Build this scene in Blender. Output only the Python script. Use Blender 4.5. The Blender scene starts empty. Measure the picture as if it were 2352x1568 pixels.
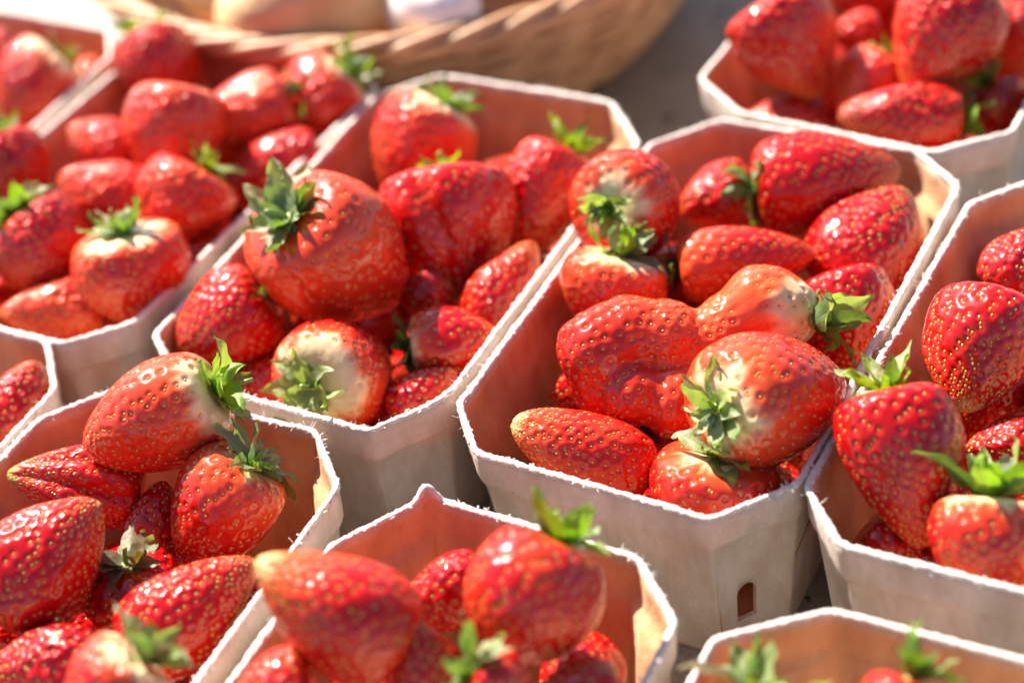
import bpy, math, random
import numpy as np
from mathutils import Vector, noise, Matrix

PI = math.pi
CM = 0.01                      # all modelling below is in centimetres
rnd = random.Random(7)
nrg = np.random.default_rng(7)
scene = bpy.context.scene
COL = scene.collection

# ---------------------------------------------------------------- camera
PITCH, ROLL, FPX, HCAM = math.radians(37.49235), math.radians(8.85735), 4805.86, 47.04
CP, SP, CR, SR = math.cos(PITCH), math.sin(PITCH), math.cos(ROLL), math.sin(ROLL)
_X = np.array([1.0, 0, 0]); _Y = np.array([0, SP, CP]); TOW = np.array([0, -CP, SP])
IR = CR * _X - SR * _Y          # right in the picture
IU = SR * _X + CR * _Y          # up in the picture
cam_d = bpy.data.cameras.new('camera')
cam = bpy.data.objects.new('camera', cam_d)
COL.objects.link(cam)
cam.matrix_world = Matrix(((IR[0], IU[0], TOW[0], 0), (IR[1], IU[1], TOW[1], 0),
                           (IR[2], IU[2], TOW[2], HCAM * CM), (0, 0, 0, 1)))
cam_d.sensor_width = 36.0
cam_d.lens = FPX / 2352 * 36.0
cam_d.clip_start = 0.01
cam_d.clip_end = 50
cam_d.dof.use_dof = True
cam_d.dof.focus_distance = 0.638
cam_d.dof.aperture_fstop = 4.8
scene.camera = cam

# ---------------------------------------------------------------- light
SUN_EL, SUN_AZ = math.radians(44), math.radians(-33)      # azimuth clockwise from +Y
world = bpy.data.worlds.new('World')
scene.world = world
world.use_nodes = True
wn = world.node_tree
sky = wn.nodes.new('ShaderNodeTexSky')
sky.sky_type = 'NISHITA'
sky.sun_disc = False
sky.sun_elevation = SUN_EL
sky.sun_rotation = SUN_AZ
wn.links.new(sky.outputs[0], wn.nodes['Background'].inputs[0])
wn.nodes['Background'].inputs[1].default_value = 0.05
sd = bpy.data.lights.new('sun', 'SUN')
sd.energy = 5.0
sd.angle = math.radians(0.5)
sd.color = (1.0, 0.91, 0.80)
sun = bpy.data.objects.new('sun', sd)
COL.objects.link(sun)
to_sun = Vector((math.sin(SUN_AZ) * math.cos(SUN_EL), math.cos(SUN_AZ) * math.cos(SUN_EL), math.sin(SUN_EL)))
sun.rotation_euler = to_sun.to_track_quat('Z', 'Y').to_euler()
sun.location = to_sun * 3
scene.view_settings.view_transform = 'Standard'
scene.view_settings.look = 'None'
scene.view_settings.exposure = 1.6
scene.view_settings.gamma = 1
scene.render.engine = 'CYCLES'
scene.cycles.use_denoising = True
scene.cycles.max_bounces = 8
scene.cycles.diffuse_bounces = 4
scene.cycles.sample_clamp_indirect = 6
scene.cycles.caustics_reflective = False
scene.cycles.caustics_refractive = False

# ---------------------------------------------------------------- pixel (of a 2352 x 1568 view) -> point
def at(px, py, z):
    x = (px - 1176) / FPX; y = (784 - py) / FPX
    x, y = CR * x + SR * y, -SR * x + CR * y
    d = np.array([x, CP + y * SP, -SP + y * CP])
    return d * ((HCAM - z) / -d[2]) + np.array([0, 0, HCAM])
def depth(p): return p[1] * CP + (HCAM - p[2]) * SP

# ---------------------------------------------------------------- mesh helpers
def mesh_np(name, verts, faces, smooth=True, mats=(), tint=None):
    """verts in cm; faces: array (n,3) or (n,4), or a list of such arrays"""
    if not isinstance(faces, list): faces = [faces]
    m = bpy.data.meshes.new(name)
    v = np.asarray(verts, dtype=np.float32) * CM
    m.vertices.add(len(v)); m.vertices.foreach_set('co', v.ravel())
    idx = np.concatenate([f.ravel() for f in faces]).astype(np.int32)
    sizes = np.concatenate([np.full(len(f), f.shape[1]) for f in faces]).astype(np.int32)
    m.loops.add(len(idx)); m.loops.foreach_set('vertex_index', idx)
    m.polygons.add(len(sizes))
    st = np.concatenate([[0], np.cumsum(sizes)[:-1]]).astype(np.int32)
    m.polygons.foreach_set('loop_start', st)
    m.polygons.foreach_set('loop_total', sizes)
    m.polygons.foreach_set('use_smooth', np.full(len(sizes), smooth))
    m.update(calc_edges=True)
    m.validate()
    if tint is not None:
        a = m.color_attributes.new('tint', 'FLOAT_COLOR', 'POINT')
        c = np.ones((len(v), 4), dtype=np.float32); c[:, :3] = tint
        a.data.foreach_set('color', c.ravel())
    for mt in mats: m.materials.append(mt)
    return m
def obj(name, mesh, parent=None, loc=None):
    o = bpy.data.objects.new(name, mesh)
    COL.objects.link(o)
    if loc is not None: o.location = [c * CM for c in loc]
    if parent is not None: o.parent = parent
    return o
def tag(o, label=None, cat=None, group=None, kind=None):
    if label: o['label'] = label
    if cat: o['category'] = cat
    if group: o['group'] = group
    if kind: o['kind'] = kind
    return o
def grid_faces(m, n, wrap=True, off=0, flip=False):
    """m rows of n verts"""
    i = np.arange(m - 1)[:, None]; j = np.arange(n if wrap else n - 1)[None, :]
    a = i * n + j; b = i * n + (j + 1) % n
    f = np.stack([a, b, b + n, a + n], -1).reshape(-1, 4) + off
    return f[:, ::-1] if flip else f
def tube(path, rad, seg=6, closed=False):
    """tube along path (k,3) with radius scalar or (k,)"""
    P = np.asarray(path, float); k = len(P)
    R = np.broadcast_to(np.asarray(rad, float), (k,))
    T = np.roll(P, -1, 0) - np.roll(P, 1, 0) if closed else np.gradient(P, axis=0)
    T /= np.linalg.norm(T, axis=1)[:, None] + 1e-9
    up = np.array([0.13, 0.21, 0.97])
    S = np.cross(T, up); S /= np.linalg.norm(S, axis=1)[:, None] + 1e-9
    U = np.cross(S, T)
    a = np.arange(seg) * 2 * PI / seg
    V = P[:, None] + R[:, None, None] * (np.cos(a)[None, :, None] * S[:, None] + np.sin(a)[None, :, None] * U[:, None])
    V = V.reshape(-1, 3)
    F = grid_faces(k, seg)
    if closed:
        j = np.arange(seg); b = (k - 1) * seg
        F = np.concatenate([F, np.stack([b + j, b + (j + 1) % seg, (j + 1) % seg, j], -1)])
        return V, [F]
    V = np.concatenate([V, P[:1], P[-1:]]); j = np.arange(seg)
    c0 = np.stack([np.full(seg, k * seg), (j + 1) % seg, j], -1)
    b = (k - 1) * seg
    c1 = np.stack([np.full(seg, k * seg + 1), b + j, b + (j + 1) % seg], -1)
    return V, [F, np.concatenate([c0, c1])]
def join(parts):
    V = []; Q = []; T = []; o = 0
    for v, fs in parts:
        V.append(v)
        for f in fs: (Q if f.shape[1] == 4 else T).append(f + o)
        o += len(v)
    fl = []
    if Q: fl.append(np.concatenate(Q))
    if T: fl.append(np.concatenate(T))
    return np.concatenate(V), fl
def wobble(k, seed, amp=1.0, fs=(1, 2, 3, 5, 8)):
    """smooth periodic noise on k samples"""
    r = np.random.default_rng(seed); s = np.arange(k) / k * 2 * PI
    y = sum(np.sin(f * s + r.uniform(0, 6.3)) * r.uniform(.4, 1) / f ** .5 for f in fs)
    return y / len(fs) * amp

# ---------------------------------------------------------------- materials
def mat(name):
    m = bpy.data.materials.new(name); m.use_nodes = True
    return m, m.node_tree, m.node_tree.nodes['Principled BSDF']
def N(t, kind, **kw):
    n = t.nodes.new(kind)
    for k, v in kw.items():
        if k in n.inputs.keys() if isinstance(k, str) else False: n.inputs[k].default_value = v
        else: setattr(n, k, v)
    return n
def ramp(t, a, b, ca, cb):
    r = t.nodes.new('ShaderNodeValToRGB')
    r.color_ramp.elements[0].position = a; r.color_ramp.elements[1].position = b
    r.color_ramp.elements[0].color = (*ca, 1); r.color_ramp.elements[1].color = (*cb, 1)
    return r
def coords(t):
    return t.nodes.new('ShaderNodeTexCoord').outputs['Object']
def noise_n(t, src, scale, detail=4, rough=.55):
    n = t.nodes.new('ShaderNodeTexNoise')
    n.inputs['Scale'].default_value = scale; n.inputs['Detail'].default_value = detail
    n.inputs['Roughness'].default_value = rough
    t.links.new(src, n.inputs['Vector']); return n
def bump(t, src, bs, dist, strength=1.0, prev=None):
    b = t.nodes.new('ShaderNodeBump')
    b.inputs['Distance'].default_value = dist; b.inputs['Strength'].default_value = strength
    t.links.new(src, b.inputs['Height'])
    if prev: t.links.new(prev, b.inputs['Normal'])
    t.links.new(b.outputs[0], bs.inputs['Normal']); return b.outputs[0]
def mixc(t, fac, a, b, mode='MIX'):
    m = t.nodes.new('ShaderNodeMix'); m.data_type = 'RGBA'; m.blend_type = mode
    for s, i in ((fac, 0), (a, 6), (b, 7)):
        if hasattr(s, 'links'): t.links.new(s, m.inputs[i])
        else: m.inputs[i].default_value = s if i == 0 else (*s, 1)
    return m.outputs[2]

def make_flesh(name, pillow):
    m, t, b = mat(name)
    at_ = t.nodes.new('ShaderNodeAttribute'); at_.attribute_name = 'tint'
    co = coords(t)
    n1 = noise_n(t, co, 160, 5)
    r1 = ramp(t, .35, .7, (.90, .86, .86), (1.04, 1.08, 1.06))
    t.links.new(n1.outputs[0], r1.inputs[0])
    c = mixc(t, 1.0, at_.outputs['Color'], r1.outputs[0], 'MULTIPLY')
    t.links.new(c, b.inputs['Base Color'])
    b.inputs['Roughness'].default_value = .2
    b.inputs['Specular IOR Level'].default_value = .10
    b.inputs['Subsurface Weight'].default_value = .22
    b.inputs['Subsurface Radius'].default_value = (1.0, .16, .08)
    b.inputs['Subsurface Scale'].default_value = .0035
    b.inputs['Coat Weight'].default_value = .7
    b.inputs['Coat Roughness'].default_value = .03
    b.inputs['Coat IOR'].default_value = 1.58
    ng = noise_n(t, co, 90, 4); rg = ramp(t, .35, .7, (.22, .22, .22), (.45, .45, .45)); t.links.new(ng.outputs[0], rg.inputs[0]); t.links.new(rg.outputs[0], b.inputs['Roughness'])
    rc = ramp(t, .40, .66, (1, 1, 1), (.55, .55, .55)); t.links.new(ng.outputs[0], rc.inputs[0]); t.links.new(rc.outputs[0], b.inputs['Coat Weight'])
    n2 = noise_n(t, co, 420, 3)
    p = bump(t, n2.outputs[0], b, .00009, .5)
    n3 = noise_n(t, co, 1900, 2)
    p = bump(t, n3.outputs[0], b, .00004, .5, p)
    v = t.nodes.new('ShaderNodeTexVoronoi'); v.feature = 'SMOOTH_F1'; v.inputs['Scale'].default_value = 320
    v.inputs['Smoothness'].default_value = .35
    t.links.new(co, v.inputs['Vector'])
    iv = t.nodes.new('ShaderNodeMath'); iv.operation = 'SUBTRACT'; iv.inputs[0].default_value = 1
    t.links.new(v.outputs['Distance'], iv.inputs[1])
    bump(t, iv.outputs[0], b, pillow, 1.0, p)
    return m
FLESH = make_flesh('strawberry_flesh', .0016)
FLESH_NEAR = make_flesh('strawberry_flesh_fine', .00014)
def make_seed():
    m, t, b = mat('strawberry_seed')
    at_ = t.nodes.new('ShaderNodeAttribute'); at_.attribute_name = 'tint'
    t.links.new(at_.outputs['Color'], b.inputs['Base Color'])
    b.inputs['Roughness'].default_value = .16
    b.inputs['Coat Weight'].default_value = .6
    return m
SEED = make_seed()
def make_leaf(name, ca, cb, under):
    m, t, b = mat(name)
    co = coords(t)
    n1 = noise_n(t, co, 190, 4)
    r = ramp(t, .35, .68, ca, cb); t.links.new(n1.outputs[0], r.inputs[0])
    g = t.nodes.new('ShaderNodeNewGeometry')
    c = mixc(t, g.outputs['Backfacing'], r.outputs[0], under)
    n0 = noise_n(t, co, 70, 2)
    r0 = ramp(t, .66, .78, (0, 0, 0), (1, 1, 1)); t.links.new(n0.outputs[0], r0.inputs[0])
    c = mixc(t, r0.outputs[0], c, (.22, .12, .04))
    t.links.new(c, b.inputs['Base Color'])
    b.inputs['Roughness'].default_value = .42
    tr = t.nodes.new('ShaderNodeBsdfTranslucent')
    c2 = mixc(t, 1.0, c, (1.35, 1.5, .4), 'MULTIPLY')
    t.links.new(c2, tr.inputs[0])
    mx = t.nodes.new('ShaderNodeMixShader'); mx.inputs[0].default_value = .36
    t.links.new(b.outputs[0], mx.inputs[1]); t.links.new(tr.outputs[0], mx.inputs[2])
    t.links.new(mx.outputs[0], t.nodes['Material Output'].inputs[0])
    n2 = noise_n(t, co, 520, 5, .7)
    bump(t, n2.outputs[0], b, .0005, .8)
    return m
LEAF = make_leaf('calyx_leaf', (.07, .16, .02), (.17, .29, .04), (.26, .34, .14))
LEAF_Y = make_leaf('calyx_leaf_fresh', (.15, .29, .02), (.27, .42, .04), (.32, .40, .14))
LEAF_D = make_leaf('calyx_leaf_dull', (.08, .15, .04), (.16, .24, .08), (.26, .33, .17))
LEAF_B = make_leaf('calyx_leaf_dry', (.10, .09, .03), (.20, .15, .06), (.20, .17, .09))
def make_card():
    m, t, b = mat('molded_pulp')
    co = coords(t)
    n1 = noise_n(t, co, 45, 6, .6)
    r1 = ramp(t, .3, .7, (.66, .62, .565), (.76, .725, .68)); t.links.new(n1.outputs[0], r1.inputs[0])
    n2 = noise_n(t, co, 380, 3)
    r2 = ramp(t, .715, .75, (1, 1, 1), (.55, .47, .40)); t.links.new(n2.outputs[0], r2.inputs[0])
    c = mixc(t, 1.0, r1.outputs[0], r2.outputs[0], 'MULTIPLY')
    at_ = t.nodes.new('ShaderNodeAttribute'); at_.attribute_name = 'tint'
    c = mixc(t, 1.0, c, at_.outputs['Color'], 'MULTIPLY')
    mp = t.nodes.new('ShaderNodeMapping'); mp.inputs['Scale'].default_value = (1, 1, .35); t.links.new(co, mp.inputs['Vector'])
    ns_ = noise_n(t, mp.outputs[0], 75, 5, .65); rs_ = ramp(t, .38, .64, (.74, .56, .40), (1.12, 1.12, 1.08)); t.links.new(ns_.outputs[0], rs_.inputs[0])
    c = mixc(t, .55, c, rs_.outputs[0], 'MULTIPLY')
    nj = noise_n(t, co, 28, 3, .5); rj = ramp(t, .70, .76, (0, 0, 0), (.5, .5, .5)); t.links.new(nj.outputs[0], rj.inputs[0])
    c = mixc(t, rj.outputs[0], c, (.50, .16, .09))
    t.links.new(c, b.inputs['Base Color'])
    b.inputs['Roughness'].default_value = .9
    b.inputs['Specular IOR Level'].default_value = .15
    tr = t.nodes.new('ShaderNodeBsdfTranslucent'); 
    c2 = mixc(t, 1.0, c, (1.25, .68, .42), 'MULTIPLY'); t.links.new(c2, tr.inputs[0])
    mx = t.nodes.new('ShaderNodeMixShader'); mx.inputs[0].default_value = .17
    t.links.new(b.outputs[0], mx.inputs[1]); t.links.new(tr.outputs[0], mx.inputs[2])
    t.links.new(mx.outputs[0], t.nodes['Material Output'].inputs[0])
    n3 = noise_n(t, co, 150, 6, .65)
    p = bump(t, n3.outputs[0], b, .0016, .6)
    n4 = noise_n(t, co, 1100, 4, .7)
    bump(t, n4.outputs[0], b, .0002, .6, p)
    return m
CARD = make_card()
def make_simple(name, ca, cb, scale, rough=.7, bd=.0005, bs=200, bst=.6):
    m, t, b = mat(name)
    co = coords(t)
    n1 = noise_n(t, co, scale, 5); r = ramp(t, .3, .7, ca, cb)
    t.links.new(n1.outputs[0], r.inputs[0]); t.links.new(r.outputs[0], b.inputs['Base Color'])
    b.inputs['Roughness'].default_value = rough
    n2 = noise_n(t, co, bs, 4); bump(t, n2.outputs[0], b, bd, bst)
    return m
RIM = make_simple('torn_pulp_edge', (.70, .63, .57), (.80, .74, .69), 250, .95, .0006, 900, .8)
FIBRE = make_simple('pulp_fibre', (.75, .70, .64), (.8, .75, .7), 100, .9)
STEM = make_simple('calyx_core', (.25, .34, .05), (.42, .46, .10), 300, .5)
STEMG = make_simple('berry_stem', (.17, .28, .05), (.27, .38, .10), 300, .5)
WICK = make_simple('wicker_cane', (.42, .21, .10), (.64, .38, .21), 60, .45, .0008, 300, .7)
POT = make_simple('potato_skin', (.50, .31, .15), (.66, .44, .24), 60, .6, .0006, 200, .6)
POTD = make_simple('dark_potato_skin', (.20, .09, .03), (.34, .16, .06), 60, .6, .0006, 200, .6)
PAPER = make_simple('white_paper', (.80, .79, .78), (.86, .86, .86), 60, .7)
PRINT = make_simple('red_print', (.30, .02, .02), (.36, .03, .03), 60, .7)
def make_table():
    m, t, b = mat('speckled_stone')
    co = coords(t)
    n1 = noise_n(t, co, 22, 6, .6)
    r1 = ramp(t, .3, .72, (.25, .205, .17), (.38, .32, .27)); t.links.new(n1.outputs[0], r1.inputs[0])
    v = t.nodes.new('ShaderNodeTexVoronoi'); v.inputs['Scale'].default_value = 95
    n0 = noise_n(t, co, 260, 2)
    ad = t.nodes.new('ShaderNodeVectorMath'); ad.operation = 'ADD'
    sc = t.nodes.new('ShaderNodeVectorMath'); sc.operation = 'SCALE'; sc.inputs['Scale'].default_value = .006
    t.links.new(n0.outputs['Color'], sc.inputs[0]); t.links.new(co, ad.inputs[0]); t.links.new(sc.outputs[0], ad.inputs[1])
    t.links.new(ad.outputs[0], v.inputs['Vector'])
    r2 = ramp(t, .2, .27, (.09, .08, .075), (1, 1, 1)); t.links.new(v.outputs['Distance'], r2.inputs[0])
    # only some of the cells carry a dark grain
    r3 = ramp(t, .55, .6, (1, 1, 1), (0, 0, 0)); t.links.new(v.outputs['Color'], r3.inputs[0])
    c = mixc(t, r3.outputs[0], r2.outputs[0], (1, 1, 1))
    n5 = noise_n(t, co, 420, 3)
    r5 = ramp(t, .35, .65, (.8, .8, .8), (1.12, 1.1, 1.08)); t.links.new(n5.outputs[0], r5.inputs[0])
    c = mixc(t, 1.0, c, r5.outputs[0], 'MULTIPLY')
    c = mixc(t, 1.0, r1.outputs[0], c, 'MULTIPLY')
    t.links.new(c, b.inputs['Base Color'])
    b.inputs['Roughness'].default_value = .5
    bump(t, n5.outputs[0], b, .0002, .4)
    return m
TABLE = make_table()

# ---------------------------------------------------------------- the table top
v = []
n = 40
gx = np.linspace(-130, 130, n); gy = np.linspace(-40, 240, n)
V = np.array([(x, y, 0) for y in gy for x in gx], float)
tb = obj('table_top', mesh_np('table_top', V, grid_faces(n, n, False), mats=[TABLE]), None, (0, 0, -.9))
tag(tb, 'grey speckled stone table top under the trays', kind='structure')

# ---------------------------------------------------------------- molded pulp trays
TRAYS = {
'C': [(-2.03, 50.97), (-1.68, 48.52), (4.81, 43.98), (7.63, 44.88), (15.97, 58.43), (15.15, 61.14), (8.84, 65.06), (6.01, 64.16)],
'B': [(-11.93, 57.16), (-11.12, 54.56), (-4.79, 50.29), (-2.28, 51.32), (5.74, 64.3), (5.13, 67.47), (-1.12, 71.39), (-3.8, 70.59)],
'A': [(-21.82, 64.26), (-21.2, 61.36), (-15.07, 57.43), (-12.54, 58.01), (-3.65, 71.01), (-4.46, 73.67), (-10.8, 77.35), (-13.85, 76.41)],
'R': [(8.48, 68.1), (9.5, 65.27), (15.56, 60.65), (18.63, 61.23), (26.44, 74.36), (25.78, 77.25), (19.59, 81.13), (16.7, 80.47)],
'F': [(7.7, 44.8), (8.12, 42.16), (14.43, 38.16), (17.32, 38.82), (25.29, 51.53), (24.62, 54.43), (18.44, 58.3), (15.95, 57.5)],
'D': [(-23.2, 40.78), (-22.44, 37.91), (-16.13, 34.24), (-13.26, 35.0), (-5.78, 47.95), (-6.45, 50.86), (-12.83, 54.63), (-15.6, 53.61)],
'E': [(-13.6, 33.03), (-13.1, 30.15), (-6.99, 26.45), (-4.11, 27.19), (3.3, 40.18), (2.65, 43.02), (-3.15, 46.99), (-6.2, 45.54)],
'P': [(-31.93, 70.13), (-31.26, 67.24), (-25.08, 63.36), (-22.18, 64.02), (-14.46, 76.96), (-14.64, 79.4), (-21.06, 83.5), (-23.96, 82.84)],
'L': [(-32.52, 48.37), (-31.86, 45.48), (-25.67, 41.6), (-22.78, 42.26), (-15.0, 54.97), (-15.5, 57.86), (-21.66, 61.74), (-24.55, 61.08)],
'G': [(-3.65, 26.62), (-2.99, 23.72), (3.19, 19.84), (6.09, 20.51), (14.06, 33.22), (13.39, 36.11), (7.45, 39.85), (4.07, 39.47)],
}
TRAY_LABEL = {
'C': 'white pulp tray holding the huge lobed strawberry, slot low in its front wall',
'B': 'white pulp tray left of the lobed strawberry, back edge before the wicker basket',
'A': 'blurred white pulp tray at the left back, touching the wicker basket, full of orange-red berries',
'R': 'white pulp tray at the top right, bare table between it and the basket',
'F': 'white pulp tray cut off by the right edge of the photo, middle height',
'D': 'white pulp tray at the lower left holding the heaped berry with cream shoulder',
'E': 'white pulp tray at the bottom centre with a torn pointed tip on its back rim',
'P': 'very blurred white pulp tray in the top left corner with an almost empty back wall',
'L': 'white pulp tray at the left edge, only one corner and one berry tip showing',
'G': 'blurred white pulp tray at the bottom right corner, mostly showing its empty back wall',
}
RIMZ = 5.8; ZT = -0.9
def ring_points(poly, n=420):
    P = np.array(poly, float); Q = np.roll(P, -1, 0)
    L = np.linalg.norm(Q - P, axis=1); S = np.concatenate([[0], np.cumsum(L)])
    s = np.arange(n) / n * S[-1]
    k = np.clip(np.searchsorted(S, s, side='right') - 1, 0, 7)
    u = (s - S[k]) / L[k]
    X = P[k] * (1 - u)[:, None] + Q[k] * u[:, None]
    chamf = np.where(k % 2 == 0, np.sin(np.clip(u, 0, 1) * PI) ** .6, 0.0)
    w = np.hanning(9)[1:-1]; w /= w.sum()
    def sm(a):
        r = np.zeros_like(a)
        for i, wi in enumerate(w): r += wi * np.roll(a, i - len(w) // 2, 0)
        return r
    X = sm(X); chamf = sm(chamf)
    T = np.roll(X, -1, 0) - np.roll(X, 1, 0); T /= np.linalg.norm(T, axis=1)[:, None]
    Nn = np.stack([T[:, 1], -T[:, 0]], 1)
    ce = X.mean(0)
    if ((X - ce) * Nn).sum() < 0: Nn = -Nn
    return X, Nn, chamf, S[-1]
TEAR = {'E': (6, .62, .32), 'B': (3, .12, .5), 'C': (0, .15, .4)}
def pulp_noise(P, scale, seed):
    return np.array([noise.noise(Vector((p[0] * scale + seed, p[1] * scale, p[2] * scale))) for p in P])
def make_tray(key, idx):
    n = 420
    X, Nn, ch, per = ring_points(TRAYS[key], n)
    wav = wobble(n, idx * 11 + 3, .13 + .03 * (idx % 3), (3, 5, 7, 11, 17))
    lean = wobble(n, idx * 7 + 1, .10, (2, 3, 5))
    fine = wobble(n, idx * 5 + 2, .05, (23, 37, 51, 67, 83, 97))
    topz = RIMZ + wav + fine * .8
    if key in TEAR:
        ci, hgt, wd = TEAR[key]
        d = np.linalg.norm(X - np.array(TRAYS[key][ci]), axis=1)
        topz = topz + hgt * np.clip(1 - d / wd * .5, 0, 1) ** 1.6
    c0 = X.mean(0)
    prof = [(1.0, 0, 0), (.93, .02, 0), (.86, .04, .0), (.80, .06, .02), (.775, .09, .05), (.75, .16, .16), (.72, .23, .26),
            (.6, .32, .30), (.45, .44, .32), (.3, .56, .33), (.15, .68, .34), (.04, .77, .35), (.0, .86, .36)]
    rows = []
    def ring(fz, ins, cins, z=None, rough=0.0, seed=0):
        I = (ins + cins * ch)[:, None] - lean[:, None] * (1 - abs(2 * fz - 1)) * .8
        P = X - Nn * I
        zz = topz * fz if fz >= .72 else ZT + (topz * .72 - ZT) * fz / .72
        R = np.column_stack([P, zz])
        if rough:
            nz = pulp_noise(R, 1.6, seed) * rough + pulp_noise(R, 4.5, seed + 9) * rough * .45
            R[:, :2] -= Nn * nz[:, None]
        return R
    th = .15
    for fz, a, c in prof: rows.append(ring(fz, a, c, rough=.03, seed=idx * 13))
    outer_n = len(rows)
    inner = []
    for fz, a, c in prof[:-1]:
        inner.append(ring(max(fz, .02), a + th + (.0 if fz > .99 else .03), c, rough=.07 if fz < .99 else 0, seed=idx * 13 + 40))
    rows = rows[::-1] + inner            # bottom outer -> top outer -> top inner -> bottom inner
    V = np.concatenate(rows)
    F = [grid_faces(len(rows), n)]
    # floor: two fans
    b0 = len(V); V = np.concatenate([V, [[c0[0], c0[1], ZT]], [[c0[0], c0[1], ZT + .14]]])
    j = np.arange(n); last = (len(rows) - 1) * n
    F.append(np.concatenate([np.stack([np.full(n, b0), (j + 1) % n, j], -1), np.stack([np.full(n, b0 + 1), last + j, last + (j + 1) % n], -1)]))
    base = np.array([c0[0], c0[1], ZT])
    # browner inside: orange bounce light off the berries put into the tint
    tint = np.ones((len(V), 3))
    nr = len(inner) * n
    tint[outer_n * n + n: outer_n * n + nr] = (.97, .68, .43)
    root = bpy.data.objects.new('cardboard_tray', None); COL.objects.link(root)
    root.location = base * CM
    tag(root, TRAY_LABEL[key], 'tray', 'molded pulp berry trays')
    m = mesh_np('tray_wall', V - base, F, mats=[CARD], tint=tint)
    wall = obj('tray_wall', m, root)
    # rough thick rim
    k = 900
    si = np.arange(k) / k * n; i0 = si.astype(int) % n; i1 = (i0 + 1) % n; fr = (si - si.astype(int))
    C2 = X[i0] * (1 - fr)[:, None] + X[i1] * fr[:, None]; N2 = Nn[i0]
    tz = topz[i0] * (1 - fr) + topz[i1] * fr
    pth = np.column_stack([C2 - N2 * (th * .5 + .01), tz - .035])
    seg = 9
    Vr, Fr = tube(pth, .125, seg, True)
    cen = np.repeat(pth, seg, 0); dv = Vr - cen
    nz = pulp_noise(Vr, 5.5, idx * 3.1) * .6 + pulp_noise(Vr, 14, idx * 7.7) * .65 + pulp_noise(Vr, 1.5, idx) * .35
    dv = dv * (1 + .6 * nz)[:, None] * (.88 + .35 * wobble(k, idx * 3 + 5, 1.2, (2, 5, 9, 14, 22)))[np.repeat(np.arange(k), seg)][:, None]
    dv[:, 2] *= .85
    obj('rim', mesh_np('rim', cen + dv - base, Fr, mats=[RIM]), root)
    # loose paper fibres on the torn edge
    near = key in 'BCDEF'
    rr = random.Random(idx)
    parts = []
    for _ in range(420 if near else 60):
        q = rr.randrange(k)
        if noise.noise(Vector((pth[q][0] * .5, pth[q][1] * .5, idx))) < rr.uniform(-.25, .35): continue
        p0 = pth[q].copy(); nn = N2[q]; side = rr.choice((-1, 1))
        d = np.array([nn[0] * side, nn[1] * side, rr.uniform(-.5, 1.0)]) + np.array([rr.uniform(-1, 1), rr.uniform(-1, 1), rr.uniform(-.5, .8)]) * .9
        d /= np.linalg.norm(d); ln = rr.uniform(.08, .24)
        p0 += d * .09; e = np.array([rr.uniform(-1, 1) for _ in range(3)]) * .35
        pts = [p0 + d * ln * t + e * ln * t * t for t in (0, .35, .7, 1)]
        parts.append(tube(pts, np.array([.013, .011, .009, .005]), 3))
    # crumbs of torn pulp along the rim
    if near:
        for _ in range(60):
            q = rr.randrange(k); p0 = pth[q].copy() + np.array([N2[q][0], N2[q][1], 0]) * rr.choice((-.12, .12)) + np.array([0, 0, rr.uniform(-.03, .08)])
            d = np.array([rr.uniform(-1, 1), rr.uniform(-1, 1), rr.uniform(-.6, .6)]); d /= np.linalg.norm(d); l = rr.uniform(.05, .11)
            parts.append(tube([p0 - d * l, p0, p0 + d * l], np.array([.02, .045, .015]), 4))
    Vf, Ff = join(parts)
    f = obj('paper_fibres', mesh_np('paper_fibres', Vf - base, Ff, mats=[FIBRE]), root); tag(f, kind='stuff')
    return root, wall, base, X, Nn, ch
tray = {}
for i, k in enumerate(TRAYS): tray[k] = make_tray(k, i + 1)

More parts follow.
